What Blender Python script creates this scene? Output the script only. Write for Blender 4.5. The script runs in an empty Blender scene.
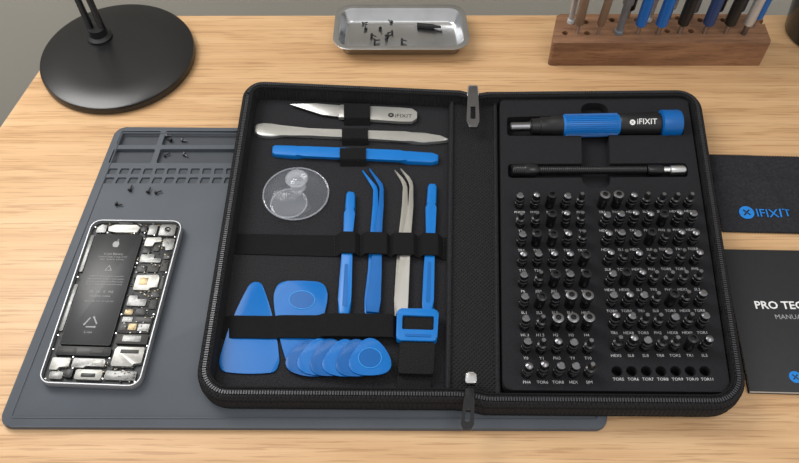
import bpy,bmesh,math,random
from mathutils import Vector,Matrix
random.seed(4)
TH=math.radians(55);D=0.6;F=800.0
C=Vector((0,-D*math.cos(TH),D*math.sin(TH)))
FW=Vector((0,math.cos(TH),-math.sin(TH)));UP=Vector((0,math.sin(TH),math.cos(TH)))
def P(x,y,z=0.0):
    d=FW+Vector((1,0,0))*((x-399.5)/F)-UP*((y-231.5)/F)
    return C+d*((z-C.z)/d.z)
def S(x,y,z=0.0): return (P(x,y,z)-C).dot(FW)/F
def lin(c):
    o=[]
    for v in c:
        v=v/255.0
        o.append(v/12.92 if v<=0.04045 else ((v+0.055)/1.055)**2.4)
    return o
COL=bpy.context.scene.collection
W={}
# ---------------- materials
def M(name,rgb,rough=.5,metal=0,var=.08,ns=60,bump=0,bs=900,trans=0,alpha=1,coat=0,spec=.5,emit=0,ior=1.45):
    m=bpy.data.materials.new(name);m.use_nodes=True
    nt=m.node_tree;b=nt.nodes['Principled BSDF']
    c=lin(rgb)
    tc=nt.nodes.new('ShaderNodeTexCoord')
    n=nt.nodes.new('ShaderNodeTexNoise');n.inputs['Scale'].default_value=ns;n.inputs['Detail'].default_value=4
    nt.links.new(tc.outputs['Object'],n.inputs['Vector'])
    r=nt.nodes.new('ShaderNodeValToRGB')
    r.color_ramp.elements[0].position=.3;r.color_ramp.elements[1].position=.7
    r.color_ramp.elements[0].color=[max(0,v*(1-var)) for v in c]+[1]
    r.color_ramp.elements[1].color=[min(1,v*(1+var)) for v in c]+[1]
    nt.links.new(n.outputs['Fac'],r.inputs['Fac']);nt.links.new(r.outputs['Color'],b.inputs['Base Color'])
    b.inputs['Roughness'].default_value=rough;b.inputs['Metallic'].default_value=metal
    b.inputs['Specular IOR Level'].default_value=spec
    b.inputs['Transmission Weight'].default_value=trans;b.inputs['Alpha'].default_value=alpha
    b.inputs['Coat Weight'].default_value=coat;b.inputs['IOR'].default_value=ior
    if bump:
        n2=nt.nodes.new('ShaderNodeTexNoise');n2.inputs['Scale'].default_value=bs;n2.inputs['Detail'].default_value=2
        nt.links.new(tc.outputs['Object'],n2.inputs['Vector'])
        bp=nt.nodes.new('ShaderNodeBump');bp.inputs['Strength'].default_value=bump;bp.inputs['Distance'].default_value=.001
        nt.links.new(n2.outputs['Fac'],bp.inputs['Height']);nt.links.new(bp.outputs['Normal'],b.inputs['Normal'])
    return m
def wood(name,c0,c1,c2,sx,sy,rough=.45,big=3.0,fig=.05,pore=.6):
    m=bpy.data.materials.new(name);m.use_nodes=True
    nt=m.node_tree;b=nt.nodes['Principled BSDF'];L=nt.links
    tc=nt.nodes.new('ShaderNodeTexCoord')
    def noise(scale,det,vec,dist=0):
        mp=nt.nodes.new('ShaderNodeMapping');mp.inputs['Scale'].default_value=vec
        L.new(tc.outputs['Object'],mp.inputs['Vector'])
        n=nt.nodes.new('ShaderNodeTexNoise');n.inputs['Scale'].default_value=scale;n.inputs['Detail'].default_value=det
        n.inputs['Distortion'].default_value=dist
        L.new(mp.outputs['Vector'],n.inputs['Vector']);return n
    n1=noise(1,8,(sx,sy,sy),.15);n1.inputs['Roughness'].default_value=.78
    n2=noise(1,4,(sx*14,sy*7,sy*7))
    n3=noise(big,1,(.3,3.2,1),.1)
    mm=nt.nodes.new('ShaderNodeMath');mm.operation='MULTIPLY';mm.inputs[1].default_value=110
    L.new(n3.outputs['Fac'],mm.inputs[0])
    sn=nt.nodes.new('ShaderNodeMath');sn.operation='SINE';L.new(mm.outputs[0],sn.inputs[0])
    r=nt.nodes.new('ShaderNodeValToRGB');e=r.color_ramp.elements
    e[0].position=.3;e[0].color=lin(c0)+[1];e[1].position=.7;e[1].color=lin(c2)+[1]
    x=r.color_ramp.elements.new(.5);x.color=lin(c1)+[1]
    ad=nt.nodes.new('ShaderNodeMath');ad.operation='MULTIPLY_ADD';ad.inputs[1].default_value=fig
    L.new(sn.outputs[0],ad.inputs[0]);L.new(n1.outputs['Fac'],ad.inputs[2])
    L.new(ad.outputs[0],r.inputs['Fac'])
    r2=nt.nodes.new('ShaderNodeValToRGB');r2.color_ramp.elements[0].position=.37;r2.color_ramp.elements[1].position=.46
    r2.color_ramp.elements[0].color=(.58,.49,.40,1);r2.color_ramp.elements[1].color=(1,1,1,1)
    L.new(n2.outputs['Fac'],r2.inputs['Fac'])
    mx=nt.nodes.new('ShaderNodeMixRGB');mx.blend_type='MULTIPLY';mx.inputs[0].default_value=pore
    L.new(r.outputs['Color'],mx.inputs[1]);L.new(r2.outputs['Color'],mx.inputs[2])
    L.new(mx.outputs[0],b.inputs['Base Color']);b.inputs['Roughness'].default_value=rough
    bp=nt.nodes.new('ShaderNodeBump');bp.inputs['Strength'].default_value=.12;bp.inputs['Distance'].default_value=.0005
    L.new(n2.outputs['Fac'],bp.inputs['Height']);L.new(bp.outputs['Normal'],b.inputs['Normal'])
    return m
def weave(name,rgb,scale,rough=.85,depth=.5):
    m=M(name,rgb,rough,var=.35,ns=900,spec=.3)
    nt=m.node_tree;b=nt.nodes['Principled BSDF'];L=nt.links
    tc=nt.nodes.new('ShaderNodeTexCoord')
    hs=[]
    for rot in(math.pi/4,-math.pi/4):
        mp=nt.nodes.new('ShaderNodeMapping');mp.inputs['Rotation'].default_value=(0,0,rot)
        L.new(tc.outputs['Object'],mp.inputs['Vector'])
        wv=nt.nodes.new('ShaderNodeTexWave');wv.inputs['Scale'].default_value=scale;wv.inputs['Distortion'].default_value=.6
        L.new(mp.outputs['Vector'],wv.inputs['Vector']);hs.append(wv)
    mu=nt.nodes.new('ShaderNodeMath');mu.operation='MULTIPLY'
    L.new(hs[0].outputs['Fac'],mu.inputs[0]);L.new(hs[1].outputs['Fac'],mu.inputs[1])
    bp=nt.nodes.new('ShaderNodeBump');bp.inputs['Strength'].default_value=depth;bp.inputs['Distance'].default_value=.0008
    L.new(mu.outputs[0],bp.inputs['Height']);L.new(bp.outputs['Normal'],b.inputs['Normal'])
    return m
oak=wood('oak',(183,143,101),(200,161,118),(212,176,134),1.7,110,rough=.42,big=2.6,fig=.05,pore=.55)
walnut=wood('walnut',(100,68,48),(130,93,67),(154,114,84),6,110,rough=.5,big=8)
wallm=M('wall_paint',(176,173,164),.9,var=.03,ns=4)
floorm=M('floor_carpet',(120,117,110),.95,bump=.5)
matm=M('silicone',(77,82,89),.58,var=.05,ns=30,bump=.08,bs=1500,spec=.35)
matd=M('silicone_recess_shade',(60,64,70),.65,var=.05)  # same silicone darkened for recess floors, shade put into the colour
fab=weave('nylon_fabric',(30,30,32),150,depth=1)
fab2=M('inner_fabric',(38,38,41),.9,var=.35,ns=900,bump=.9,bs=1300,spec=.25)
elas=weave('elastic_webbing',(17,17,19),400,depth=.8)
webb=weave('nylon_webbing',(27,27,29),260,depth=1)
foam=M('foam',(34,34,37),.9,var=.15,ns=900,bump=.3,bs=1800,spec=.2)
teeth=M('zipper_teeth',(66,66,70),.35,.4,var=.1,spec=.6)
blue=M('blue_plastic',(8,108,186),.32,var=.04,spec=.45)
blue2=M('blue_plastic_deep',(6,92,164),.34,var=.04,spec=.45)
bluep=M('blue_pick_plastic',(6,100,176),.3,var=.03,spec=.35)
bluep2=M('blue_pick_plastic_deep',(4,86,156),.3,var=.03,spec=.35)
blueL=M('blue_print',(16,122,205),.6,var=.02)
blueR=M('blue_highlight_plastic',(40,138,212),.3,var=.02)
steel=M('brushed_steel',(205,205,206),.26,1,var=.06,ns=200)
steelt=M('tray_steel',(190,191,193),.24,1,var=.06,ns=60)
steelw=M('satin_steel',(196,196,194),.32,.8,var=.04)
steeld=M('dark_steel',(130,130,134),.3,1,var=.08)
black=M('black_plastic',(20,20,22),.40,var=.1)
blackg=M('black_gloss',(18,18,20),.22,var=.05,coat=.3)
blackm=M('black_metal_paint',(26,26,29),.26,.3,var=.06,spec=.7)
lampm=M('black_lamp_enamel',(18,18,20),.27,.1,var=.05,spec=.7)
white=M('white_print',(225,225,225),.6,var=.02)
greyp=M('grey_print',(155,155,157),.7,var=.02)
labp=M('label_print',(190,190,192),.7,var=.02)
paper=M('paper',(205,202,196),.8,var=.03)
clothm=M('microfibre',(46,46,50),.95,var=.25,ns=500,bump=.8,bs=1300,spec=.15)
cover=M('booklet_cover',(38,39,42),.5,var=.08,ns=200,spec=.4)
clear=M('clear_vinyl',(200,206,218),.05,var=.01,alpha=.08,spec=1,coat=1)
clear2=M('clear_vinyl_rim',(215,220,230),.08,var=.01,alpha=.22,spec=1,coat=1)
champ=M('pale_steel',(192,190,185),.3,.8,var=.05)
ph_frame=M('aluminium',(160,161,164),.42,.6,var=.03)
ph_batt=M('battery_wrap',(36,37,40),.35,var=.1,ns=100)
ph_board=M('circuit_board',(28,31,33),.5,var=.5,ns=900)
ph_shield=M('shield_metal',(125,125,124),.38,.6,var=.2,ns=500)
ph_light=M('pale_shield_metal',(158,157,153),.4,.5,var=.12,ns=400)
ph_flex=M('flex_cable',(42,41,39),.5,var=.2,ns=500)
ph_gold=M('gold_contact',(134,118,90),.35,.6,var=.2,ns=800)
# ---------------- mesh helpers
def fin(bm,name,mats,parent=None,smooth=False,origin=None,rec=True,**pr):
    if rec: bmesh.ops.recalc_face_normals(bm,faces=bm.faces)
    if origin is None:
        xs=[v.co for v in bm.verts]
        o=Vector(((min(v.x for v in xs)+max(v.x for v in xs))/2,(min(v.y for v in xs)+max(v.y for v in xs))/2,min(v.z for v in xs)))
    else:o=Vector(origin)
    for v in bm.verts:v.co-=o
    me=bpy.data.meshes.new(name);bm.to_mesh(me);bm.free()
    if not isinstance(mats,(list,tuple)):mats=[mats]
    for m in mats:
        if m:me.materials.append(m)
    if smooth:
        me.polygons.foreach_set('use_smooth',[True]*len(me.polygons))
        me.set_sharp_from_angle(angle=math.radians(40))
    ob=bpy.data.objects.new(name,me);COL.objects.link(ob)
    ob.location=o;W[ob.name]=o.copy()
    if parent:par(ob,parent)
    for k,v in pr.items():ob[k]=v
    return ob
def par(c,p):
    c.parent=p;c.location=W[c.name]-W[p.name]
def empty(name,loc,**pr):
    e=bpy.data.objects.new(name,None);COL.objects.link(e);e.empty_display_size=.01
    e.location=loc;W[e.name]=Vector(loc)
    for k,v in pr.items():e[k]=v
    return e
def rnd(pts,r,n=6):
    out=[];N=len(pts)
    for i,p in enumerate(pts):
        rr=r[i] if isinstance(r,(list,tuple)) else r
        a=pts[i-1];b=pts[(i+1)%N]
        if rr<=0: out.append(p.copy());continue
        e1=(a-p);e2=(b-p);l1=e1.length;l2=e2.length;e1.normalize();e2.normalize()
        ang=e1.angle(e2,math.pi)
        t=min(rr/max(.05,math.tan(ang/2)),.48*l1,.48*l2)
        p0=p+e1*t;p3=p+e2*t;k=.55;p1=p0-e1*t*k;p2=p3-e2*t*k
        for j in range(n+1):
            s=j/n;out.append((1-s)**3*p0+3*(1-s)**2*s*p1+3*(1-s)*s*s*p2+s**3*p3)
    return out
def puffy(pts,bulge,tr,n=8,m=8):
    """rounded polygon with outward-bowed sides; tr = trim fraction at corners"""
    cen=sum(pts,Vector())/len(pts);N=len(pts);edges=[]
    for i in range(N):
        a=pts[i];b=pts[(i+1)%N];mid=(a+b)/2;d=(b-a);nn=Vector((d.y,-d.x,0)).normalized()
        if nn.dot(mid-cen)<0:nn=-nn
        c=mid+nn*(d.length*bulge*2)
        f=lambda s,a=a,b=b,c=c:(1-s)**2*a+2*(1-s)*s*c+s*s*b
        edges.append([f(tr+(1-2*tr)*j/n) for j in range(n+1)])
    out=[]
    for i in range(N):
        e=edges[i];out+=e;nx=edges[(i+1)%N];p0=e[-1];p3=nx[0]
        t0=(e[-1]-e[-2]).normalized();t3=(nx[1]-nx[0]).normalized();ang=max(.2,t0.angle(t3));L=(p3-p0).length
        k=L/(2*math.sin(ang/2))*4/3*math.tan(ang/4)
        p1=p0+t0*k;p2=p3-t3*k
        for j in range(1,m):
            s=j/m;out.append((1-s)**3*p0+3*(1-s)**2*s*p1+3*(1-s)*s*s*p2+s**3*p3)
    return out
def offs(pts,d):
    A=sum(pts[i-1].x*pts[i].y-pts[i].x*pts[i-1].y for i in range(len(pts)))
    sg=1 if A>0 else -1
    out=[];N=len(pts)
    for i,p in enumerate(pts):
        a=pts[i-1];b=pts[(i+1)%N]
        t1=(p-a);t2=(b-p);t1.z=0;t2.z=0
        if t1.length<1e-9:t1=t2.copy()
        if t2.length<1e-9:t2=t1.copy()
        t1.normalize();t2.normalize()
        n1=Vector((-t1.y,t1.x,0))*sg;n2=Vector((-t2.y,t2.x,0))*sg
        n=(n1+n2);n.normalize();c=max(.5,n.dot(n1))
        out.append(p+n*(d/c))
    return out
def setz(pts,z): return [Vector((p.x,p.y,z)) for p in pts]
def bm_prism(bm,pts,z0,z1,bev=0,seg=2,mi=0):
    b=[bm.verts.new((p.x,p.y,z0)) for p in pts];t=[bm.verts.new((p.x,p.y,z1)) for p in pts]
    fs=[bm.faces.new(t),bm.faces.new(b[::-1])];N=len(pts);te=[]
    for i in range(N):
        j=(i+1)%N;fs.append(bm.faces.new((b[i],b[j],t[j],t[i])));te.append(bm.edges.get((t[i],t[j])))
    for f in fs:f.material_index=mi
    if bev:bmesh.ops.bevel(bm,geom=te,offset=bev,segments=seg,affect='EDGES',profile=.5,clamp_overlap=True)
def prism(name,pts,z0,z1,m,bev=0,r=0,parent=None,seg=2,smooth=True,**pr):
    if r: pts=rnd(pts,r)
    bm=bmesh.new();bm_prism(bm,pts,z0,z1,bev,seg)
    return fin(bm,name,m,parent,smooth,**pr)
def pp(l,z): return [P(x,y,z) for x,y in l]
def poly(name,l,z0,z1,m,**k): return prism(name,pp(l,z1),z0,z1,m,**k)
def ribpts(path):
    L=[];R=[];n=len(path)
    for i,(x,y,w) in enumerate(path):
        a=path[max(0,i-1)];b=path[min(n-1,i+1)]
        dx,dy=b[0]-a[0],b[1]-a[1];l=math.hypot(dx,dy) or 1
        nx,ny=-dy/l,dx/l
        L.append((x+nx*w,y+ny*w));R.append((x-nx*w,y-ny*w))
    return L+R[::-1]
def ribbon(name,path,z0,z1,m,**k): return poly(name,ribpts(path),z0,z1,m,**k)
def loft(name,loops,m,parent=None,capa=False,capb=False,smooth=True,closed=True,**pr):
    bm=bmesh.new();R=[[bm.verts.new(p) for p in l] for l in loops];N=len(loops[0])
    for a,b in zip(R[:-1],R[1:]):
        for i in range(N if closed else N-1):
            j=(i+1)%N;bm.faces.new((a[i],a[j],b[j],b[i]))
    if capa:bm.faces.new(R[0][::-1])
    if capb:bm.faces.new(R[-1])
    return fin(bm,name,m,parent,smooth,**pr)
def bm_lathe(bm,A,B,prof,n=24,mis=None,square=None):
    ax=(B-A).normalized();ref=Vector((0,0,1)) if abs(ax.z)<.9 else Vector((1,0,0))
    u=ax.cross(ref).normalized();v=ax.cross(u)
    rings=[]
    for d,r in prof:
        rings.append([bm.verts.new(A+ax*d+(u*math.cos(2*math.pi*i/n)+v*math.sin(2*math.pi*i/n))*max(r,1e-5)) for i in range(n)])
    for k,(a,b) in enumerate(zip(rings[:-1],rings[1:])):
        for i in range(n):
            f=bm.faces.new((a[i],a[(i+1)%n],b[(i+1)%n],b[i]))
            if mis:f.material_index=mis[k]
    f=bm.faces.new(rings[0][::-1]);f.material_index=mis[0] if mis else 0
    f=bm.faces.new(rings[-1]);f.material_index=mis[-1] if mis else 0
def lathe(name,A,B,prof,m,n=24,mis=None,parent=None,smooth=True,**pr):
    bm=bmesh.new();bm_lathe(bm,A,B,prof,n,mis);return fin(bm,name,m,parent,smooth,**pr)
def bm_sweep(bm,path,r,n=8,closed=False):
    rings=[];N=len(path)
    for i,p in enumerate(path):
        a=path[i-1] if (closed or i>0) else p;b=path[(i+1)%N] if (closed or i<N-1) else p
        t=(b-a).normalized();ref=Vector((0,0,1)) if abs(t.z)<.95 else Vector((1,0,0))
        u=t.cross(ref).normalized();v=u.cross(t)
        rings.append([bm.verts.new(p+(u*math.cos(2*math.pi*k/n)+v*math.sin(2*math.pi*k/n))*r) for k in range(n)])
    for i in range(N if closed else N-1):
        a=rings[i];b=rings[(i+1)%N]
        for k in range(n):bm.faces.new((a[k],a[(k+1)%n],b[(k+1)%n],b[k]))
    if not closed:
        bm.faces.new(rings[0][::-1]);bm.faces.new(rings[-1])
def sweep(name,path,r,m,n=8,closed=False,parent=None,**pr):
    bm=bmesh.new();bm_sweep(bm,path,r,n,closed);return fin(bm,name,m,parent,True,**pr)
def ell(cx,cy,rx,ry,n=32): return [(cx+rx*math.cos(2*math.pi*i/n),cy+ry*math.sin(2*math.pi*i/n)) for i in range(n)]
def circ(c,r,n=28): return [c+Vector((math.cos(2*math.pi*i/n)*r,math.sin(2*math.pi*i/n)*r,0)) for i in range(n)]
def cut(ob,cutters):
    for c in cutters:
        md=ob.modifiers.new('b','BOOLEAN');md.object=c;md.operation='DIFFERENCE';md.solver='EXACT'
    bpy.context.view_layer.update()
    dg=bpy.context.evaluated_depsgraph_get()
    me=bpy.data.meshes.new_from_object(ob.evaluated_get(dg))
    ob.modifiers.clear();ob.data=me
    for c in cutters:bpy.data.objects.remove(c)
def cutter(items):
    bm=bmesh.new()
    for pts,z0,z1 in items:bm_prism(bm,pts,z0,z1)
    return fin(bm,'cutter',None)
TC={}
def tmesh(s,bold=0.0):
    k=(s,bold)
    if k in TC:return TC[k]
    cu=bpy.data.curves.new('t','FONT');cu.body=s;cu.resolution_u=2;cu.offset=bold
    ob=bpy.data.objects.new('t',cu);COL.objects.link(ob)
    bpy.context.view_layer.update()
    me=bpy.data.meshes.new_from_object(ob.evaluated_get(bpy.context.evaluated_depsgraph_get()))
    V=[v.co.copy() for v in me.vertices];Fc=[list(p.vertices) for p in me.polygons]
    bpy.data.objects.remove(ob)
    x0=min(v.x for v in V);x1=max(v.x for v in V);V=[Vector((v.x-x0,v.y,0)) for v in V]
    TC[k]=(V,Fc,x1-x0);return TC[k]
def bm_text(bm,s,A,xd,yd,size,bold=0,width=None,xs=1):
    V,Fc,w=tmesh(s,bold)
    if width:size=width/w
    vs=[bm.verts.new(A+xd*(v.x*size*xs)+yd*(v.y*size)) for v in V]
    for f in Fc:
        try:bm.faces.new([vs[i] for i in f])
        except:pass
def text(name,s,A,B,m,parent,bold=0.0,**pr):
    xd=(B-A);w=xd.length;xd.normalize();yd=Vector((0,0,1)).cross(xd).normalized()
    bm=bmesh.new();bm_text(bm,s,A,xd,yd,1,bold,w);return fin(bm,name,m,parent,rec=False,**pr)
def logo(name,c,r,xd,yd,parent,m1,m2):
    """round badge with a plain saltire split at its centre"""
    bm=bmesh.new();n=xd.cross(yd).normalized()
    vs=[bm.verts.new(c+(xd*math.cos(2*math.pi*i/28)+yd*math.sin(2*math.pi*i/28))*r) for i in range(28)]
    bm.faces.new(vs).material_index=0
    for a in (45,135,225,315):
        a=math.radians(a);d=xd*math.cos(a)+yd*math.sin(a);e=xd*-math.sin(a)+yd*math.cos(a)
        q=[c+n*(.00006)+d*(r*p)+e*(r*s) for p,s in ((.02,0),(.13,-.10),(.58,-.10),(.58,.10),(.13,.10))]
        bm.faces.new([bm.verts.new(v) for v in q]).material_index=1
    return fin(bm,name,[m1,m2],parent,rec=False)
X=Vector((1,0,0));Y=Vector((0,1,0));Z=Vector((0,0,1))
# ================= SETTING
def box(name,x0,x1,y0,y1,z0,z1,m,**k):
    return prism(name,[Vector((x0,y0,0)),Vector((x1,y0,0)),Vector((x1,y1,0)),Vector((x0,y1,0))],z0,z1,m,smooth=False,**k)
box('floor',-2,2,-2,.47,-.77,-.75,floorm,kind='structure')
box('wall_back',-2,2,.42,.47,-.75,1.0,wallm,kind='structure')
a=P(77,16);b=P(0,128);d=(b-a)/((b-a).y)
front=-.40
tl=a;bl=a+d*(front-a.y)
table=empty('wooden_table',(0.1,-.1,-.75),label='light oak wooden desk top with visible grain',category='table')
tp=[tl,bl,Vector((.75,front,0)),Vector((.75,a.y+.002,0))]
prism('table_top',tp,-.028,0,oak,bev=.006,r=[.03,.01,.01,.01],parent=table,seg=3)
for x,y in((-.42,-.33),(.69,-.33),(-.2,.17),(.69,.17)):
    box('leg',x-.025,x+.025,y-.025,y+.025,-.75,-.028,oak,parent=table)
# ================= WORK MAT
MZ=.0042
mc=[P(117,127,MZ),P(589,130,MZ),P(608,429,MZ),P(-3,427,MZ)]
wm=prism('work_mat',mc,0.0,MZ,[matm,matd],bev=.0008,r=.008,label='dark slate grey silicone repair mat with moulded screw compartments',category='mat')
cells=[]
def cellpx(l,r=.0015,z0=.0010): cells.append((rnd(pp(l,MZ),r,3),z0,MZ+.01))
def quad(xl0,xr0,y0,xl1,xr1,y1,u0,u1):
    return [(xl0+(xr0-xl0)*u0,y0),(xl0+(xr0-xl0)*u1,y0),(xl1+(xr1-xl1)*u1,y1),(xl1+(xr1-xl1)*u0,y1)]
cellpx(quad(122,262,131,116,260,145,.0,.28));cellpx(quad(122,262,131,116,260,145,.315,.95))
cellpx(quad(114,262,149,108,260,163,.0,.28));cellpx(quad(114,262,149,108,260,163,.315,.95))
for i in range(13):
    g=.010
    cellpx(quad(108,260,168.4,105,260,174,i/13+g,(i+1)/13-g),.0009,.0030)
    cellpx(quad(104.5,260,177.4,101,258,183.4,i/13+g,(i+1)/13-g),.0009,.0030)
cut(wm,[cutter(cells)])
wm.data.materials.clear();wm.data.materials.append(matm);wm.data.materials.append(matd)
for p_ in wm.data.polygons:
    p_.material_index=1 if (p_.normal.z>.9 and .0005<p_.center.z<.0034) else 0  # cell floors get the painted shade tone
inn=offs(rnd(mc,.008),.0055);i2=offs(inn,.0016)
bm=bmesh.new()
la=[bm.verts.new((p.x,p.y,MZ-.0002)) for p in inn];lb=[bm.verts.new((p.x,p.y,MZ+.0006)) for p in offs(inn,.0005)]
lc=[bm.verts.new((p.x,p.y,MZ+.0006)) for p in offs(inn,.0011)];ld=[bm.verts.new((p.x,p.y,MZ-.0002)) for p in i2]
N=len(la)
for q,r_ in((la,lb),(lb,lc),(lc,ld)):
    for i in range(N):bm.faces.new((q[i],q[(i+1)%N],r_[(i+1)%N],r_[i]))
fin(bm,'mat_rim',matm,wm,True)
# ================= screws
def screwmesh(name,L=.006,r=.0007,m=steeld):
    bm=bmesh.new();bm_lathe(bm,Vector((0,0,.0016)),Vector((1,0,.0016)),[(0,.0010),(.0002,.0016),(.0013,.0016),(.0014,r),(L-.001,r),(L,r*.4)],10)
    bmesh.ops.recalc_face_normals(bm,faces=bm.faces)
    me=bpy.data.meshes.new(name);bm.to_mesh(me);bm.free();me.materials.append(m);return me
scA=screwmesh('screw',.0058,.0006,m=black);scB=screwmesh('screw',.0048,m=steeld)
def screw(x,y,z,ang,me,lab,grp):
    o=bpy.data.objects.new('screw',me);COL.objects.link(o);o.location=P(x,y,z);o.rotation_euler=(0,0,math.radians(ang))
    o['label']=lab;o['category']='screw';o['group']=grp;W[o.name]=P(x,y,z)
for x,y,a_ in((116,205,-10),(130,192,80),(148,194,75),(155,194,20)):
    screw(x,y,MZ,a_,scA,'small dark screw lying on the repair mat','screws on the mat')
for x,y,a_ in((166,137,10),(182,141,-20),(172,142,150),(164,157,30),(184,155,-40)):
    screw(x,y,.0010,a_,scB if a_%3 else scA,'small screw in a mat compartment','screws in the mat compartments')
# ================= PHONE
PZ=MZ+.007
PC=[P(92,219,PZ),P(184,220,PZ),P(139,387,PZ),P(36,383,PZ)]
def Q(u,v,z=PZ):
    a=PC[0].lerp(PC[1],u);b=PC[3].lerp(PC[2],u);p=a.lerp(b,v);return Vector((p.x,p.y,z))
phone=empty('smartphone',Q(.5,.5,MZ),label='opened smartphone with silver frame showing battery and circuit boards',category='phone')
o0=rnd(PC,.0080,8)
loft('phone_frame',[setz(offs(o0,.0012),MZ),setz(o0,MZ+.002),setz(o0,PZ-.0012),setz(offs(o0,.0005),PZ),setz(offs(o0,.0012),PZ),setz(offs(o0,.0014),PZ-.0035),],ph_frame,phone,capa=True)
prism('inner_chassis',offs(o0,.0012),PZ-.005,PZ-.0034,ph_board,parent=phone)
def pq(name,u0,v0,u1,v1,h,m,r=.0006,bev=.0002,z0=PZ-.0036,**k):
    return prism(name,[Q(u0,v0),Q(u1,v0),Q(u1,v1),Q(u0,v1)],z0,PZ-.0036+h,m,bev=bev,r=r,parent=phone,**k)
def pqp(name,l,h,m,r=.0004,**k):
    return prism(name,[Q(u,v) for u,v in l],PZ-.0036,PZ-.0036+h,m,bev=.0002,r=r,parent=phone,**k)
batt=pq('battery',.09,.10,.595,.78,.0028,ph_batt,r=.001,label='black battery pack with printed markings')
BZ=PZ-.0008+.0001
def btext(s,u0,u1,v):
    o=text('battery_print',s,Q(u0,v,BZ),Q(u1,v,BZ),greyp,None);par(o,batt)
bm=bmesh.new();c=Q(.345,.165,BZ);xd=(Q(1,.2)-Q(0,.2)).normalized();yd=Z.cross(xd)
pts=[]
for i in range(36):
    t=2*math.pi*i/36;r=.0028*(1-.16*max(0,math.sin(t))**14-.10*max(0,-math.sin(t))**14)
    if math.cos(t)>.72:r*=.80
    pts.append(c+xd*r*math.cos(t)*.95+yd*r*math.sin(t))
bm.faces.new([bm.verts.new(p) for p in pts])
lf=[c+xd*.0001+yd*.0029,c+xd*.0010+yd*.0033,c+xd*.0012+yd*.0045,c+xd*.0003+yd*.0040]
bm.faces.new([bm.verts.new(p) for p in lf]);o=fin(bm,'fruit_mark',greyp,None,rec=False);par(o,batt)
btext('Li-ion Battery',.25,.45,.235);btext('Limited Charge Voltage 4.35V',.20,.50,.252)
btext('3.82V  1810mAh  6.91Whr',.22,.48,.269)
bm=bmesh.new();c=Q(.345,.325,BZ)
for k in range(3):
    a0=math.radians(90+120*k);a1=math.radians(210+120*k)
    p0=c+(xd*math.cos(a0)+yd*math.sin(a0))*.0030;p1=c+(xd*math.cos(a1)+yd*math.sin(a1))*.0030
    q0=c+(xd*math.cos(a0)+yd*math.sin(a0))*.0022;q1=c+(xd*math.cos(a1)+yd*math.sin(a1))*.0022
    bm.faces.new([bm.verts.new(v) for v in(p0,p1,q1,q0)])
o=fin(bm,'warning_mark',greyp,None,rec=False);par(o,batt)
btext('WARNING: Authorized Service Provider Only',.17,.53,.375);btext('Potential for fire or burning. Do not disassemble,',.16,.54,.392);btext('puncture, crush, heat, or burn. Please contact',.16,.54,.409);btext('Service for battery replacement and recycling.',.16,.54,.426)
btext('CE   UL   R   PSE',.22,.47,.475);btext('616-00036  CHINA',.24,.45,.50)
btext('Model A1586  2015  C01 5254 7YH',.2,.5,.53)
bm=bmesh.new();c=Q(.34,.655,BZ)
for k in range(3):
    a0=math.radians(90+120*k+18);a1=math.radians(90+120*(k+1)-18);r=.0042
    p0=c+(xd*math.cos(a0)+yd*math.sin(a0))*r;p1=c+(xd*math.cos(a1)+yd*math.sin(a1))*r
    dd=(p1-p0).normalized();nn=Z.cross(dd)*.00045
    bm.faces.new([bm.verts.new(v) for v in(p0-nn,p1-nn,p1+nn,p0+nn)])
    bm.faces.new([bm.verts.new(v) for v in(p1-nn*2.2,p1+dd*.0014,p1+nn*2.2)])
o=fin(bm,'recycling_mark',greyp,None,rec=False);par(o,batt)
btext('Li-ion',.30,.38,.715)
pqp('earpiece_bracket',[(.20,.045),(.27,.032),(.50,.032),(.54,.05),(.52,.083),(.30,.083),(.21,.075)],.0026,ph_light)
pq('earpiece_mesh',.30,.016,.46,.026,.0030,black,r=.0004)
pqp('sensor_bracket',[(.08,.05),(.12,.03),(.18,.035),(.18,.082),(.08,.085)],.0022,ph_shield)
pq('front_camera',.56,.035,.62,.075,.0024,black)
pq('antenna_bracket',.03,.10,.07,.34,.0016,ph_shield);pq('side_rail',.03,.42,.07,.70,.0016,ph_shield)
pq('bracket_plate',.64,.03,.73,.095,.0024,ph_shield)
pq('camera_module',.76,.027,.93,.10,.0026,ph_shield,r=.0010)
c=Q(.845,.062,PZ-.0010);lathe('camera_lens',c,c+Z*.001,[(0,.0024),(.0004,.0024),(.0005,.0018),(.0003,.0015)],blackg,parent=phone)
pq('logic_board',.615,.11,.96,.60,.0010,ph_board)
pqp('board_shield',[(.64,.115),(.80,.112),(.81,.14),(.74,.145),(.73,.17),(.64,.17)],.0022,ph_light)
pqp('board_shield',[(.83,.12),(.95,.12),(.95,.19),(.88,.195),(.87,.17),(.83,.17)],.0020,ph_shield)
pqp('board_shield',[(.64,.225),(.78,.225),(.78,.25),(.86,.25),(.86,.275),(.64,.275)],.0021,ph_shield)
pqp('board_shield',[(.66,.36),(.88,.355),(.90,.375),(.90,.43),(.83,.435),(.82,.45),(.66,.45)],.0025,ph_light,label='bright pale metal shield plate')
pqp('board_shield',[(.64,.485),(.73,.485),(.73,.505),(.83,.505),(.83,.545),(.64,.545)],.0022,ph_shield)
for (u0,v0,u1,v1,h,m) in ((.64,.18,.72,.215,.0018,black),(.75,.165,.81,.20,.0018,ph_flex),(.88,.215,.95,.25,.0018,black),(.88,.26,.95,.33,.0020,ph_flex),(.64,.295,.73,.335,.0018,black),(.75,.295,.86,.335,.0020,ph_flex),
    (.92,.36,.955,.44,.0016,black),(.86,.455,.94,.49,.0018,black),(.87,.51,.94,.56,.0020,ph_flex),(.64,.565,.72,.595,.0016,ph_gold),(.75,.56,.85,.595,.0018,black)):
    pq('board_chip',u0,v0,u1,v1,h,m,r=.0004)
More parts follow.
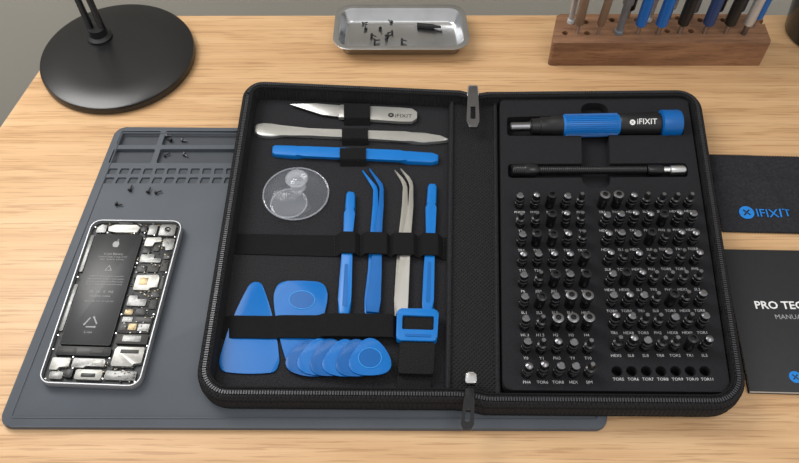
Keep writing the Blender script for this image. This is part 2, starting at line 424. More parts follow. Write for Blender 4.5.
pq('board_label',.70,.375,.79,.42,.00262,ph_gold,r=.0002)
pq('side_flex',.96,.15,.985,.55,.0014,ph_flex,r=0)
pq('lower_board',.62,.605,.94,.70,.0014,ph_flex)
for (u0,v0,u1,v1,h,m) in ((.64,.612,.74,.64,.0020,ph_shield),(.77,.61,.93,.64,.0018,black),(.64,.65,.70,.69,.0018,black),(.72,.65,.80,.685,.0019,ph_gold),(.82,.65,.93,.69,.0020,ph_shield)):pq('board_chip',u0,v0,u1,v1,h,m,r=.0002)
pq('speaker',.64,.71,.95,.765,.0022,ph_flex);pq('speaker_label',.70,.72,.88,.752,.0024,ph_shield,r=.0002)
pq('battery_connector_strip',.08,.79,.62,.838,.0024,black);pq('connector',.14,.80,.28,.828,.0026,ph_flex,r=0);pq('connector',.42,.802,.55,.826,.0026,ph_flex,r=0)
pqp('vibration_motor',[(.28,.855),(.58,.855),(.60,.87),(.60,.895),(.42,.895),(.40,.905),(.28,.905)],.0026,ph_shield,label='silver vibration motor')
pq('motor_cap',.47,.86,.58,.888,.0028,ph_light,r=.001)
pq('charging_port',.34,.915,.60,.967,.0026,ph_light,r=.001);pq('port_slot',.40,.935,.54,.955,.0028,black,r=.0006)
pqp('lower_antenna',[(.07,.855),(.25,.855),(.25,.90),(.16,.905),(.15,.92),(.07,.92)],.0024,ph_light);pq('lower_bracket',.09,.93,.22,.968,.0022,ph_shield,r=.001)
pqp('speaker_box',[(.68,.785),(.95,.785),(.95,.87),(.88,.875),(.87,.89),(.66,.89),(.66,.80)],.0028,ph_light,r=.0008,label='pale grey loudspeaker box')
pq('speaker_grille',.72,.80,.90,.82,.0030,ph_flex,r=.0003)
pq('audio_jack',.24,.915,.31,.96,.0026,black)
pq('flex_cable',.63,.915,.93,.962,.0020,ph_shield)
for u,v in((.06,.05),(.945,.11),(.61,.085),(.955,.34),(.625,.285),(.62,.60),(.945,.595),(.05,.81),(.27,.85),(.63,.85),(.965,.775),(.62,.96),(.07,.972),(.94,.97),(.3,.91),(.05,.38),(.62,.71),(.86,.70),(.05,.73),(.21,.088),(.5,.09),(.72,.10)):
    c=Q(u,v,PZ-.0014);lathe('phone_screw',c,c+Z*.0008,[(0,.0006),(.0004,.0006),(.0006,.0004)],steel,n=10,parent=phone)
bm=bmesh.new()
for i in range(300):
    u=random.uniform(.61,.95);v=random.uniform(.10,.71);k=random.random()
    if k<.25:u=random.uniform(.06,.95);v=random.uniform(.85,.97)
    elif k<.4:u=random.uniform(.06,.95);v=random.uniform(.02,.09)
    p=Q(u,v);s=random.uniform(.0002,.0005);q=random.uniform(.0002,.0004)
    bm_prism(bm,[p+xd*s+yd*q,p-xd*s+yd*q,p-xd*s-yd*q,p+xd*s-yd*q],PZ-.0036,PZ-.0016,mi=random.choice((0,1,2,2)))
fin(bm,'board_components',[ph_gold,ph_light,black],phone,kind='stuff')
# ================= CASE
RZ=.021;FZ=.0078;TZ=.0185;B0=MZ+.0003
outl=[(245,79),(461,88.5),(474,92),(487,90),(700,88),(751,408),(487,406),(471,402.5),(455,401),(192,399)]
rr=[.016,.008,.006,.008,.018,.024,.008,.006,.008,.022]
base=[P(x,y,RZ) for x,y in outl]
def CL(d,z): 
    l=offs(rnd(base,rr,8),d);return setz(l,z)
case=empty('tool_case',Vector((P(472,240,B0).x,P(472,240,B0).y,B0)),label='open black fabric zippered tool case with organised repair tools',category='case')
loft('case_rim',[CL(.002,B0),CL(.0,B0+.003),CL(-.0008,.012),CL(.0003,RZ-.0025),CL(.0022,RZ),CL(.0035,RZ-.0004),CL(.0055,RZ-.0004),CL(.0068,RZ),CL(.0082,RZ-.0012),CL(.0096,FZ-.001)],fab,case)
prism('case_lining',CL(.004,0),B0,FZ,fab2,parent=case,label='charcoal fabric lining')
def resample(l,step):
    out=[];n=len(l);acc=0
    for i in range(n):
        a=l[i];b=l[(i+1)%n];L=(b-a).length
        if L<1e-9:continue
        t=acc
        while t<L:
            out.append((a.lerp(b,t/L),(b-a).normalized()));t+=step
        acc=t-L
    return out
bm=bmesh.new()
for p,t in resample(CL(.0045,RZ-.0004),.0017):
    n=Vector((-t.y,t.x,0))
    bm_prism(bm,[p+t*.0005+n*.0012,p-t*.0005+n*.0012,p-t*.0005-n*.0012,p+t*.0005-n*.0012],RZ-.0006,RZ+.0007)
fin(bm,'zipper_teeth',teeth,case,kind='stuff')
bm=bmesh.new()
bm_sweep(bm,CL(.0080,RZ-.0002),.0009,6,True);bm_sweep(bm,CL(.0005,RZ-.0035),.0009,6,True);bm_sweep(bm,CL(.0006,.0065),.0008,6,True)
fin(bm,'piping',elas,case,True)
sp=[P(449,99,.012),P(497,100,.012),P(501,394,.012),P(445,392,.012)]
prism('spine_panel',sp,FZ-.001,.0125,fab,bev=.002,parent=case,seg=3)
for xa,xb in(((452,99),(448,393)),((495,99),(498,394)),):
    a=P(*xa,.0135);b=P(*xb,.0135);sweep('spine_piping',[a,b],.0016,fab2,8,parent=case)
bm=bmesh.new()
for u in(.10,.90):
    a=sp[0].lerp(sp[1],u);b=sp[3].lerp(sp[2],u)
    for j in range(110):
        q0=a.lerp(b,j/110);q1=a.lerp(b,(j+.6)/110);q0.z=q1.z=.0126;bm_sweep(bm,[q0,q1],.0002,4)
fin(bm,'spine_stitching',teeth,case,kind='stuff')
fo=[(500,98),(687,95),(731,392),(503,390)]
tray=prism('bit_tray',pp(fo,TZ),FZ,TZ,foam,bev=.0012,r=.006,parent=case,label='charcoal foam bit tray with printed size labels')
hl=[P(617,371,TZ),P(705,371,TZ)]
c1=[(rnd(pp([(507,117),(682,113),(684,135),(507,136)],TZ),.003,4),.0095,.03),
    (rnd(pp([(508,164),(687,163),(688,177),(508,178)],TZ),.003,4),.0125,.03)]
for i in range(7):
    c1.append((circ(hl[0].lerp(hl[1],i/6),.0036,18),.009,.03))
c2=[(rnd(pp([(581,103),(608,103),(611,188),(582,188)],TZ),.008,6),.0105,.03)]
cut(tray,[cutter(c1),cutter(c2)])
for p_ in tray.data.polygons:p_.use_smooth=False
g1=[P(519,206,TZ),P(579,206,TZ),P(588,374,TZ),P(526,374,TZ)]
g2=[P(601,206,TZ),P(687,205,TZ),P(705,371,TZ),P(617,371,TZ)]
def bil(g,u,v): return g[0].lerp(g[1],u).lerp(g[3].lerp(g[2],u),v)
def bitmesh(k):
    bm=bmesh.new();A=Vector((0,0,-.006));Bv=A+Z
    R=.0034
    if k==0:pr=[(0,R),(.0115,R),(.0118,R*.88),(.0126,R*.88),(.0129,R),(.0150,R),(.0156,.0028),(.0190,.0026),(.0198,.0024),(.0208,.0008)];mi=[0,0,0,0,0,0,0,1,1]
    elif k==1:pr=[(0,R),(.0115,R),(.0118,R*.88),(.0126,R*.88),(.0129,R),(.0150,R),(.0156,.0028),(.0192,.0028),(.0202,.0018)];mi=[0]*7+[1]
    elif k==2:pr=[(0,R),(.0115,R),(.0118,R*.88),(.0126,R*.88),(.0129,R),(.0148,R),(.0154,.0022),(.0185,.0021),(.0207,.0014)];mi=[0]*6+[1,1]
    elif k==3:pr=[(0,R),(.0135,R),(.0142,.0038),(.0196,.0038),(.0199,.0030),(.0200,.0020),(.0192,.0018)];mi=[0,0,1,1,1,0]
    else:pr=[(0,R),(.0135,R),(.0142,.0035),(.0192,.0035),(.0196,.0020),(.0182,.0019)];mi=[0,0,0,0,0]
    bm_lathe(bm,A,Bv,pr,12,mi)
    bmesh.ops.recalc_face_normals(bm,faces=bm.faces)
    me=bpy.data.meshes.new('driver_bit');bm.to_mesh(me);bm.free();me.materials.append(blackm);me.materials.append(steeld)
    me.polygons.foreach_set('use_smooth',[True]*len(me.polygons));me.set_sharp_from_angle(angle=.7)
    return me
BM=[bitmesh(k) for k in range(5)]
blabs=['short black driver bit with pointed tip','short black driver bit with flat tip','short black driver bit with slim bright tip','silver nut driver bit','short black socket bit']
bmt=bmesh.new()
words=[['PH000','PH00','PH0','PH1','PH2'],['T2','T3','T4','T5','T6'],['TR6','TR7','TR8','TR9','TR10'],['T15','T20','T25','P2','P5'],['P6','JIS0','JIS1','Y000','Y00'],
 ['SL1','SL2','SL3','SL4','H0.7'],['H1.3','H1.5','H2','H3','H4'],['Y0','Y1','PH3','T9','T10'],['PH4','TOR6','TOR8','HEX','SIM']]
def lab(s,c,sz=.0029):
    V,Fc,w=tmesh(s);xs=min(1,.0078/(w*sz));bm_text(bmt,s,c-X*(w*sz*xs/2)+Vector((0,-.0067,.00015)),X,Y,sz,0,None,xs)
def addbit(p,k):
    o=bpy.data.objects.new('driver_bit',BM[k]);COL.objects.link(o);o.location=p;W[o.name]=p
    o.rotation_euler=(random.uniform(-.06,.06),random.uniform(-.06,.06),0)
    o['label']=blabs[k];o['category']='screwdriver bit';o['group']='driver bits in the foam tray'
for r in range(9):
    for c_ in range(5):
        p=bil(g1,c_/4,r/8)
        k=random.choice((0,0,1,1,2,2,4))
        if r==5 and c_>=3:k=3
        if r==6 and c_ in(2,3,4):k=3
        addbit(p,k);lab(words[r][c_],p)
    for c_ in range(7):
        p=bil(g2,c_/6,r/8)
        if r<8:
            k=random.choice((0,0,1,1,2,2,4))
            if r==0 and c_ in(0,1):k=3
            addbit(p,k)
        lab(random.choice(('TOR','PH','HEX','SL','TR'))+random.choice(('1','2','5','8','0')) if r<8 else 'TOR'+str(5+c_),p)
o=fin(bmt,'size_label_print',labp,None,rec=False);par(o,tray)
def pull(name,sl,tab,m1,m2,z):
    x,y=sl
    e=poly(name,[(x-5,y-6),(x+5,y-6),(x+6,y+5),(x-6,y+5)],z-.002,z+.0025,m1,bev=.0008,r=.0015,parent=case)
    (xa,ya),(xb,yb)=tab
    t=ribbon('pull_tab',[(xa,ya,4),(xa+(xb-xa)*.3,ya+(yb-ya)*.3,5.5),(xa+(xb-xa)*.85,ya+(yb-ya)*.85,6.5),(xb,yb,4)],z+.002,z+.0035,m2,bev=.0004,r=.001)
    ct=cutter([(rnd(pp([(xa+(xb-xa)*.5-2.4,ya+(yb-ya)*.5),(xa+(xb-xa)*.5+2.4,ya+(yb-ya)*.5),(xb+2.6,ya+(yb-ya)*.8),(xb-2.6,ya+(yb-ya)*.8)],z+.0035),.001,3),z,z+.01)])
    cut(t,[ct]);par(t,e);return e
pull('zipper_slider',(473,91),((473,86),(473,127)),steel,steeld,RZ+.0005)
pull('zipper_slider',(471,378),((470,388),(467,430)),steel,blackm,RZ+.0005)
def hband(name,xs,ytop,ybot,hz,th=.0009,N=90):
    def zf(x):
        for (x0,z0),(x1,z1) in zip(hz[:-1],hz[1:]):
            if x0<=x<=x1:
                s=(x-x0)/(x1-x0) if x1>x0 else 0;s=s*s*(3-2*s);return z0+(z1-z0)*s
        return hz[-1][1]
    L=[[],[],[],[]]
    for i in range(N+1):
        t=i/N;x=xs[0]+(xs[1]-xs[0])*t;z=zf(x)
        a=P(x,ytop(t),.012);b=P(x,ybot(t),.012)
        L[0].append(Vector((a.x,a.y,z-th)));L[1].append(Vector((a.x,a.y,z)));L[2].append(Vector((b.x,b.y,z)));L[3].append(Vector((b.x,b.y,z-th)))
    return loft(name,[L[0],L[1],L[2],L[3],L[0]],elas,case,closed=False)
lo=.0087;hi=.0142
hz=[(225,lo),(336,lo),(342,hi),(355,hi),(360,lo+.001),(366,hi),(386,hi),(390,lo+.001),(395,hi),(413,hi),(418,lo+.001),(424,hi),(437,hi),(443,lo),(452,lo)]
hband('elastic_strap',(231,450),lambda t:231+4*t,lambda t:251+6*t,hz)
hz=[(215,lo),(226,lo),(234,.0102),(274,.0102),(279,.0112),(284,.0116),(316,.0118),(326,.0150),(392,.0150),(398,lo),(400,lo)]
hband('elastic_strap',(219,397),lambda t:314+2*t,lambda t:336+3*t,hz)
bm=bmesh.new()
for x in(334,360.5,390,418,444):
    for j in range(6):
        y0=235+j*3.3;a=P(x,y0,.012);b=P(x,y0+1.9,.012);a.z=b.z=lo+.0013 if x not in(334,444) else lo+.0002;bm_sweep(bm,[a,b],.00018,4)
fin(bm,'strap_stitching',teeth,case,kind='stuff')
def vband(xs0,xs1,ys,hz,th=.0009,N=24):
    def zf(y):
        for (x0,z0),(x1,z1) in zip(hz[:-1],hz[1:]):
            if x0<=y<=x1:
                s=(y-x0)/(x1-x0);s=s*s*(3-2*s);return z0+(z1-z0)*s
        return hz[-1][1]
    L=[[],[],[],[]]
    for i in range(N+1):
        t=i/N;y=ys[0]+(ys[1]-ys[0])*t;z=zf(y)
        a=P(xs0,y,.012);b=P(xs1,y,.012)
        L[0].append(Vector((a.x,a.y,z-th)));L[1].append(Vector((a.x,a.y,z)));L[2].append(Vector((b.x,b.y,z)));L[3].append(Vector((b.x,b.y,z-th)))
    return loft('elastic_loop',[L[0],L[1],L[2],L[3],L[0]],elas,case,closed=False)
vband(344,370,(102,122),[(102,lo),(106,.0145),(119,.0145),(122,lo)])
vband(342,368,(127,142),[(127,lo),(130,.0138),(139.5,.0138),(142,lo)])
vband(340,366,(147,163),[(147,lo),(150,.0142),(160.5,.0142),(163,lo)])
# ================= TOOLS in case
T0=FZ+.0004
def tool(name,label,cat,loc): return empty(name,loc,label=label,category=cat)
kn=tool('precision_knife','silver precision knife with pointed blade under elastic strap','knife',P(355,112,T0))
poly('handle',[(338,104.5),(400,107.5),(412,108.5),(417,112),(417,118),(412,121.5),(400,121.5),(338,117)],T0+.001,.0122,steelw,bev=.001,r=.002,parent=kn)
poly('blade',[(289,104),(316,103.3),(344,105.5),(344,117),(322,114.5)],T0+.002,T0+.003,steelw,bev=.0002,parent=kn)
logo('maker_mark',P(391,115,.0123),.0024,X,Y,kn,black,steelw)
text('maker_print','iFIXIT',P(395,117.3,.0123),P(412,117.8,.0123),black,kn,.0)
ribbon('metal_spudger',[(254.5,128.5,3),(257,128.6,5.2),(263,129,6.6),(272,129.5,6.6),(280,130,5),(288,130.6,3.6),(310,131.8,3.6),(360,134,3.9),(405,136.2,3.8),(414,136.7,5.1),(425,137.2,5.1),(440,138.2,2.8),(449,139,.8)],T0,T0+.0032,steelw,bev=.0013,seg=3,label='double-ended stainless steel spudger with round and pointed ends',category='pry tool')
def lay_h(n,path,label,m=blue):
    return ribbon(n,path,T0,T0+.0042,m,bev=.0014,seg=3,label=label,category='pry tool')
lay_h('plastic_spudger',[(272,149,3),(275,149.2,4.8),(296,150.4,5.4),(304,151,3.6),(400,155.2,3.8),(407,155.6,5.4),(432,157,5.0),(438.5,157.2,3)],'blue plastic spudger held flat by elastic strap')
def vs(path,lbl,groove):
    o=ribbon('plastic_spudger',path,T0,T0+.0042,blue,bev=.0014,seg=3,label=lbl,category='pry tool')
    g=ribbon('grip_groove',groove,T0+.0038,T0+.0044,blue2,r=.0005);par(g,o);return o
vs([(351,191,3),(350.6,194,4.6),(350,208,5.2),(349.5,213,3.6),(348,235,4.6),(345.6,280,6.2),(344.5,300,6.6),(344,311,6.0),(344,315,4.5)],'blue plastic spudger with notched tip, upright beside tweezers',[(346.3,264,1.6),(344.6,306,2.4)])
vs([(432.5,183,3),(432.4,186,4.6),(431.5,203,5.0),(431,207,3.6),(430.5,240,4.4),(429,270,5.4),(428,300,5.8),(427.5,312,5.4)],'blue plastic spudger standing beside silver tweezers',[(429.6,262,1.5),(428,302,2.1)])
tw=tool('tweezers','blue metal tweezers with angled tips','tweezers',P(374,250,T0))
ribbon('arm',[(362.5,170,.6),(371.5,182.5,1.5),(374.8,186.5,2.1),(375.6,190,2.4),(375.6,205,2.9),(375,220,3.6),(374.5,240,4.8),(374,270,6),(372,300,7.6),(371.5,312,7.2),(371.5,316,5)],T0,T0+.0018,blue,bev=.0005,parent=tw)
ribbon('arm',[(369.5,168.5,.6),(378,180.5,1.5),(381,184.5,1.9),(381.8,189,2.1),(381.2,205,2.4),(379.5,220,3.0),(377.5,240,4.2),(376,270,5.6),(373.5,300,7.2),(372.5,312,6.6)],T0+.0022,T0+.0040,blue2,bev=.0005,parent=tw)
tw=tool('tweezers','silver steel tweezers with angled tips','tweezers',P(403,250,T0))
ribbon('arm',[(394.5,169.5,.6),(401.8,179,1.5),(404.4,183,1.9),(405.2,187,2.3),(405,205,3.0),(404.2,220,3.8),(403,240,5),(402,270,6),(401,300,6.8),(401,316,6.8)],T0,T0+.0018,champ,bev=.0005,parent=tw)
ribbon('arm',[(400.5,168,.6),(408,177.5,1.5),(410.8,181.5,1.8),(411.6,186,2.0),(410.8,205,2.5),(409,220,3.2),(406,240,4.6),(404,270,5.4),(402,300,6.2),(402,314,6.2)],T0+.0022,T0+.0040,champ,bev=.0005,parent=tw)
# suction cup
sc=tool('suction_cup','clear round suction cup with finger tab','suction cup',P(296,195,T0))
c=P(296,194,T0);R=32*S(296,194)
lathe('cup_disc',c,c+Z,[(0,R*.99),(.0006,R),(.0012,R),(.0034,R*.92),(.0065,R*.74),(.0090,R*.48),(.0098,R*.18),(.0098,.001)],clear,56,parent=sc)
def ring(bm,c,r,t): bm_sweep(bm,[c+Vector((math.cos(a*math.pi/24)*r,math.sin(a*math.pi/24)*r,0)) for a in range(48)],t,8,True)
bm=bmesh.new();ring(bm,c+Z*.001,R,.0007);fin(bm,'cup_lip',clear2,sc,True)
c=P(289,204,T0+.0075)
lathe('finger_tab',c,c+Z,[(0,.0110),(.0004,.0135),(.0012,.0135),(.0016,.0125),(.0012,.0115),(.0010,.001)],clear,40,parent=sc)
bm=bmesh.new();ring(bm,c+Z*.0010,.0133,.0006);fin(bm,'tab_lip',clear2,sc,True)
c=P(298,187,T0+.008)
lathe('cup_stem',c,c+Z,[(0,.0060),(.004,.0045),(.008,.0045),(.0090,.0080),(.0105,.0086),(.0120,.0074),(.0126,.0040),(.0128,.001)],clear2,28,parent=sc)
# picks
def pick(shape,z,lab,ring=None,m=bluep,th=.0010):
    o=prism('opening_pick',shape,z,z+th,m,bev=.0004,seg=3,label=lab,category='opening pick',group='blue opening picks')
    if ring:
        cx,cy,rx,ry=ring
        k=poly('grip_recess',ell(cx,cy,rx,ry,36),z+th-.0001,z+th+.0001,bluep2);par(k,o)
        bm=bmesh.new();bm_sweep(bm,pp(ell(cx,cy,rx,ry,36),z+th+.0001),.0004,6,True)
        k=fin(bm,'grip_ring',blueR,None,True);par(k,o)
    return o
pick(puffy(pp([(257,273),(280,372),(217,371)],T0),.045,.15),T0,'blue rounded triangular opening pick under elastic strap',th=.0008)
pick(puffy(pp([(273,283),(330,284),(296,386)],T0+.0009),.045,.22),T0+.0009,'blue rounded opening pick with grip ring',(302,300,13,9),th=.0008)
z=T0+.0018
for i,(cx,cy,a) in enumerate(((308,358.5,12),(319,358,6),(331,358.5,-4),(344,359,5),(357,359,-3),(370,358,0))):
    pts=[]
    for k in range(3):
        t=math.radians(a-90+120*k);pts.append((cx+26.5*math.cos(t),cy+1+23.5*math.sin(t)))
    pick(puffy(pp(pts,z),.12,.22),z,'small blue rounded opening pick in overlapping row',(cx,cy,11.5,10) if i==5 else None,bluep if i%2 else bluep2,.0008);z+=.0009
ws=tool('wrist_strap','black wrist strap with blue plastic buckle','strap',P(416,350,T0))
poly('strap_webbing',[(399,341),(434,341),(430,390),(397,389)],T0,.0115,webb,bev=.0006,r=.001,parent=ws)
poly('strap_webbing',[(402,312),(435,312),(434,345),(401,345)],T0,.0152,webb,bev=.0006,r=.001,parent=ws)
poly('strap_fold',[(400,342),(435,343),(433,374),(398,373)],.0115,.0160,webb,bev=.0014,r=.001,parent=ws)
bk=poly('buckle',[(397,308),(439,309),(437,341),(396,340)],.0115,.0168,blue,bev=.0012,r=.003)
cut(bk,[cutter([(rnd(pp([(402.5,315),(434,316),(433.5,330),(402,329)],.0168),.001,3),.005,.03)])]);par(bk,ws)
poly('strap_keeper',[(405,333.5),(431,334.5),(431,337),(405,336)],.0166,.0172,blue2,r=.0006,parent=ws)
# ================= DRIVER
dz=TZ+.0015
A=P(510,127,dz);B=P(680,123.5,dz);L=(B-A).length;u=L/170;k=S(595,125,dz)
dr=empty('screwdriver',A.lerp(B,.5),label='black precision screwdriver handle with blue grip ring and blue end cap',category='screwdriver')
def seg(name,x0,prof,m,**kk):
    lathe(name,A,B,[((x0+d)*u,r*k) for d,r in prof],m,32,parent=dr,**kk)
seg('driver_tip',0,[(0,3.6),(1,4.8),(19,4.8),(20,6)],steeld)
seg('driver_collar',20,[(0,6),(1,8),(9,8.4),(10,9.4),(20,9.6),(21,10.2),(31,10.4),(32,10.8)],black)
seg('grip_ring',52,[(0,10.8),(2,11.2),(54,11.2),(56,10.4)],blue)
seg('driver_body',108,[(0,10.4),(1,11.2),(38,12),(41,11)],black)
seg('end_cap',149,[(0,11),(1.5,14),(18,14),(20.5,12.6),(21,11)],blue2)
bm=bmesh.new();ax=(B-A).normalized();uu=ax.cross(Z).normalized();vv=ax.cross(uu)
for j in range(34):
    a=2*math.pi*j/34;p=(uu*math.cos(a)+vv*math.sin(a))*(11.1*k);q=(uu*-math.sin(a)+vv*math.cos(a))*.0004
    p0=A+ax*(54*u)+p;p1=A+ax*(106*u)+p;nn=(p.normalized())*.0005
    vs_=[bm.verts.new(v) for v in(p0-q,p1-q,p1-q*.4+nn,p0-q*.4+nn,p0+q*.4+nn,p1+q*.4+nn,p1+q,p0+q)]
    bm.faces.new((vs_[0],vs_[1],vs_[2],vs_[3]));bm.faces.new((vs_[3],vs_[2],vs_[5],vs_[4]));bm.faces.new((vs_[4],vs_[5],vs_[6],vs_[7]))
fin(bm,'grip_ridges',blue2,dr)
el=math.radians(58);nn=Vector((0,-math.cos(el),math.sin(el)));yy=Vector((0,math.sin(el),math.cos(el)))
c=A+ax*(119*u)+nn*(12.0*k)
logo('maker_mark',c,.0022,X,yy,dr,white,black)
bm=bmesh.new();bm_text(bm,'iFIXIT',c+X*.0037-yy*.0014,X,yy,1,.004,.0155);fin(bm,'maker_print',white,dr,rec=False)
dz=TZ-.0005;A=P(511,170.5,dz);B=P(685,170,dz);u=(B-A).length/174;k=S(595,170,dz)
ex=empty('bit_extension',A.lerp(B,.5),label='black flexible bit extension with silver hex tip',category='bit extension')
def seg2(name,x0,prof,m): lathe(name,A,B,[((x0+d)*u,r*k) for d,r in prof],m,20,parent=ex)
pr=[(0,5),(1,6.6)]
for j in range(6):pr+=[(2+j*2,6.6),(2.6+j*2,6.1),(3.2+j*2,6.6)]
pr+=[(15,6.6),(16,7),(24,7),(27,5.4)]
seg2('socket',0,pr,blackm)
pr=[(0,4)]
for j in range(55):pr+= [(j*2+.5,4.3),(j*2+1.3,3.8)]
seg2('flexible_shaft',26,pr,black)
seg2('end_collar',136,[(0,4.6),(1,5.6),(14,5.6),(16,4.4)],blackm)
seg2('hex_tip',152,[(0,3.8),(6,3.8),(7,5.2),(20,5.2),(22,4)],steel)
# ================= LAMP
c=P(120,60,0);R=77*S(120,60,.010)
lamp=empty('desk_lamp',c,label='black desk lamp with round weighted base',category='lamp')
lathe('lamp_base',c,c+Z,[(0,R*.97),(.0015,R),(.0060,R),(.0075,R*.99),(.0082,R*.965),(.0086,R*.6),(.0090,R*.1)],lampm,72,parent=lamp)
c2=P(100,37,.0086)
lathe('lamp_stem_foot',c2-Z*.001,c2+Z,[(0,.011),(.003,.011),(.005,.008),(.012,.0075)],black,28,parent=lamp)
bk=c2+Z*.010
for s in(-1,1):
    sweep('lamp_arm',[bk+X*.005*s,bk+Vector((.005*s-.008,.012,.04)),bk+Vector((.005*s-.04,.05,.33))],.0030,blackm,10,parent=lamp)
sweep('lamp_arm',[bk+Vector((-.04,.05,.33)),bk+Vector((.02,.05,.42))],.005,blackm,10,parent=lamp)
h=bk+Vector((.02,.05,.43));lathe('lamp_shade',h,h-Z,[(0,.012),(.01,.02),(.02,.04),(.045,.055),(.046,.052),(.022,.037)],lampm,32,parent=lamp)
# ================= PARTS TRAY
rz=.0145
tc=[P(337,4.5,rz),P(464,4.5,rz),P(471,49,rz),P(332,49,rz)]
def TL(d,z): return setz(offs(rnd(tc,.015,10),d),z)
cx=sum((p for p in tc),Vector())/4
dish=empty('parts_tray',Vector((cx.x,cx.y,0)),label='shallow stainless steel magnetic parts tray holding small screws',category='tray')
loft('dish',[TL(.009,0),TL(.0075,.0015),TL(.0050,rz-.003),TL(.0036,rz-.0012),TL(-.0002,rz-.0008),TL(-.0004,rz-.0002),TL(.0002,rz),TL(.0045,rz-.0005),TL(.0058,rz-.0025),TL(.0086,.0035),TL(.0106,.0022)],steelt,dish,capa=True,capb=True)
for x,y,a_ in((362,25,20),(371,36,-30),(374,42,10),(386,38,60),(380,29,-70),(392,24,130),(366,31,100),(401,41,-20),(393,33,200)):
    screw(x,y,.0022,a_,scA,'tiny dark screw in the steel parts tray','screws in the parts tray')
A=P(417,25,.0048);B=P(441,27,.0048)
lathe('driver_bit',A,B,[(0,.0022),((B-A).length*.7,.0022),((B-A).length*.75,.0014),((B-A).length,.0012)],black,10,label='black driver bit lying in the steel parts tray',category='screwdriver bit')
# ================= TOOL BLOCK
bz=.026
ts=prism('tool_stand',pp([(557,14),(761,14),(772,43),(552,43)],bz),0,bz,walnut,bev=.0015,r=.003,label='walnut wood block holding upright precision screwdrivers',category='tool stand')
hs=[(circ(P(x,y,bz),.0026,14),.010,.04) for x,y in((586,22),(612,20),(637,20),(678,18),(700,20),(723,20),(762,22),(565,33),(587,33),(667,31),(691,31))]
cut(ts,[cutter(hs)])
darkb=M('navy_plastic',(36,58,100),.4);silv=M('pale_metal',(190,190,190),.35,.5);brown=M('brown_plastic',(120,96,78),.5);grey=M('grey_plastic',(104,106,110),.45);blueh=M('mid_blue_plastic',(20,92,164),.38)
def driver(x,y,rp,m1,lx,ly,kind,lbl):
    rp*=1.15
    A=P(x,y,bz)-Z*.012;B=A+Vector((lx,ly,1));k=S(x,y,bz)
    e=empty('precision_screwdriver',A,label=lbl,category='screwdriver',group='screwdrivers in the wooden stand')
    sh=.012
    if kind==0:
        lathe('shaft',A,B,[(0,rp*.4*k),(sh+.008,rp*.4*k),(sh+.010,rp*.7*k)],steel,12,parent=e)
        lathe('handle',A,B,[(sh+.009,rp*.6*k),(sh+.011,rp*k),(sh+.045,rp*k),(sh+.05,rp*.8*k),(sh+.055,rp*k),(sh+.085,rp*k),(sh+.088,rp*.7*k)],m1,16,parent=e)
    elif kind==1:
        lathe('shaft',A,B,[(0,rp*.55*k),(sh+.010,rp*.5*k),(sh+.011,rp*.9*k)],steeld,12,parent=e)
        lathe('handle',A,B,[(sh+.011,rp*.9*k),(sh+.014,rp*k),(sh+.08,rp*k),(sh+.083,rp*.6*k)],m1,16,parent=e)
    else:
        lathe('shaft',A,B,[(0,rp*k),(sh+.003,rp*k),(sh+.004,rp*.75*k)],m1,12,parent=e)
        lathe('handle',A,B,[(sh+.004,rp*.7*k),(sh+.03,rp*.8*k),(sh+.032,rp*1.1*k),(sh+.07,rp*1.1*k)],m1,16,parent=e)
bl_='blue-handled precision screwdriver upright in wooden stand';bk_='black-handled precision screwdriver upright in wooden stand'
sv_='slim steel tool upright in wooden stand';nv_='navy-handled precision screwdriver upright in wooden stand'
for a_ in ((571,22,3.4,silv,-.02,.0,2,sv_),(577,33,4,brown,.0,0,0,'brown-handled precision screwdriver upright in wooden stand'),(597,34,3.5,brown,.05,0,0,'brown-handled precision screwdriver upright in wooden stand'),(603,18,3.5,silv,.03,.0,1,sv_),
    (618,33,4.2,grey,.03,0,2,sv_),(627,18,4,black,.02,0,0,bk_),(637,34,4.6,blueh,.02,.0,0,bl_),(648,20,3.2,silv,.04,0,2,sv_),(657,34,5.0,blueh,.03,0,0,bl_),
    (668,18,3.6,silv,.02,0,1,sv_),(679,33,4.8,black,.02,0,0,bk_),(690,20,4,grey,.0,0,0,sv_),(704,33,5.0,darkb,.02,0,0,nv_),(714,19,4,black,.03,0,0,bk_),
    (725,33,5,black,.03,0,0,bk_),(735,19,4.2,darkb,.02,0,0,nv_),(743,34,4.4,silv,.03,0,1,sv_),(752,26,5,blueh,.03,.0,0,bl_)):
    driver(*a_)
# ================= MUG
c=P(818,33,0);k=S(818,33)
mug=empty('mug',c,label='plain black cup standing on the desk',category='cup')
lathe('cup_body',c,c+Z,[(0,30*k),(.002,33*k),(.03,37*k),(.085,40*k),(.087,39*k),(.085,37.5*k),(.03,34*k),(.005,30*k),(.0052,.001)],blackg,48,parent=mug)
h=[c+Vector((40*k*1+.022*math.sin(t*math.pi/10),0,.02+.05*t/10)) for t in range(11)]
sweep('cup_handle',h,.004,blackg,10,parent=mug)
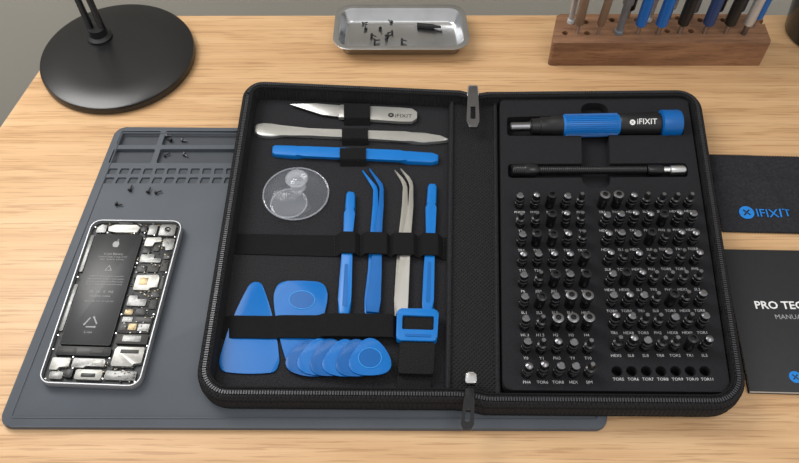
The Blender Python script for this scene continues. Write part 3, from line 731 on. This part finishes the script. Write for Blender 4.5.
# ================= CLOTH
e0=P(707,155);e1=P(721,233);e2=P(850,236);e3=P(828,158)
def hz_(x,y):
    f=0
    # two soft creases running across the cloth
    a0=P(712,180);f+=.0020*math.exp(-(((y-a0.y)+.10*(x-a0.x))/.0045)**2)
    f+=.0016*math.exp(-(((x-P(764,190).x)+.25*(y-a0.y))/.0040)**2)
    return .0020+f+.0006*math.sin(x*95+y*40)+.0004*math.sin(y*150-x*60+1)+.0003*math.sin(x*210+y*170)
bm=bmesh.new();NU=90;NV=60;top=[];bot=[]
for j in range(NV+1):
    rt=[];rb=[]
    for i in range(NU+1):
        p=e0.lerp(e3,i/NU).lerp(e1.lerp(e2,i/NU),j/NV)
        if i in(0,NU) and j%2:p=p+X*(.0013 if i==0 else -.0013)
        if j in(0,NV) and i%2:p=p+Y*(-.0013 if j==0 else .0013)
        m_=min(i,NU-i,j,NV-j);hh=hz_(p.x,p.y)
        if m_<4:hh=.0009+(hh-.0009)*m_/4
        rt.append(bm.verts.new((p.x,p.y,hh+.0006)));rb.append(bm.verts.new((p.x,p.y,max(.0002,hh-.0006))))
    top.append(rt);bot.append(rb)
for j in range(NV):
    for i in range(NU):
        bm.faces.new((top[j][i],top[j+1][i],top[j+1][i+1],top[j][i+1]))
        bm.faces.new((bot[j][i],bot[j][i+1],bot[j+1][i+1],bot[j+1][i]))
for i in range(NU):
    bm.faces.new((top[0][i],top[0][i+1],bot[0][i+1],bot[0][i]));bm.faces.new((top[NV][i+1],top[NV][i],bot[NV][i],bot[NV][i+1]))
for j in range(NV):
    bm.faces.new((top[j+1][0],top[j][0],bot[j][0],bot[j+1][0]));bm.faces.new((top[j][NU],top[j+1][NU],bot[j+1][NU],bot[j][NU]))
cl=fin(bm,'cleaning_cloth',clothm,None,True,label='thin dark grey microfibre cloth with zigzag edges and blue logo',category='cloth')
zt=.0042
logo('maker_mark',P(747,212,zt),.0056,X,Y,cl,blueL,clothm)
text('maker_print','IFIXIT',P(758,216,zt),P(792,216.5,zt),blueL,cl,.004)
for o in list(cl.children):
    wl=W[o.name]
    for v in o.data.vertices:
        x=wl.x+v.co.x;y=wl.y+v.co.y;v.co.z+=hz_(x,y)+.0012-zt
# ================= MANUAL
z1=.0040
f0=P(722,249,z1);f1=P(750,391,z1);f2=P(870,394,z1);f3=P(838,251,z1)
mn=empty('instruction_booklet',Vector(((f0.x+f2.x)/2,(f0.y+f2.y)/2,0)),label='charcoal instruction booklet with white title lettering',category='booklet')
prism('pages',[f0+Vector((.001,-.001,0)),f1+Vector((.001,.0004,0)),f2+Vector((-.001,.0004,0)),f3+Vector((-.001,-.001,0))],.0006,z1-.0005,paper,parent=mn)
prism('cover',[f0,f1,f2,f3],z1-.0005,z1,cover,bev=.0002,parent=mn)
prism('back_cover',[f0,f1,f2,f3],.0,.0006,cover,parent=mn)
zt=z1+.0001
text('title_print','PRO TECH',P(756,308.5,zt),P(813,309,zt),white,mn,.02)
text('title_print','MANUAL',P(776,319,zt),P(806,319,zt),greyp,mn,.0)
logo('maker_mark',P(795.5,377,zt),.0042,X,Y,mn,blueL,cover)
# ================= LIGHT
sc_=bpy.context.scene
w=bpy.data.worlds.new('w');sc_.world=w;w.use_nodes=True
w.node_tree.nodes['Background'].inputs[0].default_value=(1,.99,.97,1);w.node_tree.nodes['Background'].inputs[1].default_value=.8
def area(name,loc,tgt,size,power,col,sy=None):
    l=bpy.data.lights.new(name,'AREA');l.size=size;l.energy=power;l.color=col
    if sy:l.shape='RECTANGLE';l.size_y=sy
    o=bpy.data.objects.new(name,l);COL.objects.link(o);o.location=loc
    o.rotation_euler=(Vector(tgt)-Vector(loc)).to_track_quat('-Z','Y').to_euler()
area('window_light',(-.40,.38,.60),(0.0,-.05,0),.6,9,(1,.985,.96),.45)
area('room_light',(.5,-.5,1.4),(0,.1,0),.8,5.5,(1,.97,.94))
sc_.view_settings.view_transform='Standard'
cd=bpy.data.cameras.new('camera');cam=bpy.data.objects.new('camera',cd);COL.objects.link(cam)
cam.location=C;cam.rotation_euler=(math.pi/2-TH,0,0);cd.sensor_width=36;cd.sensor_fit='HORIZONTAL';cd.lens=36*F/799;cd.clip_start=.01
sc_.camera=cam
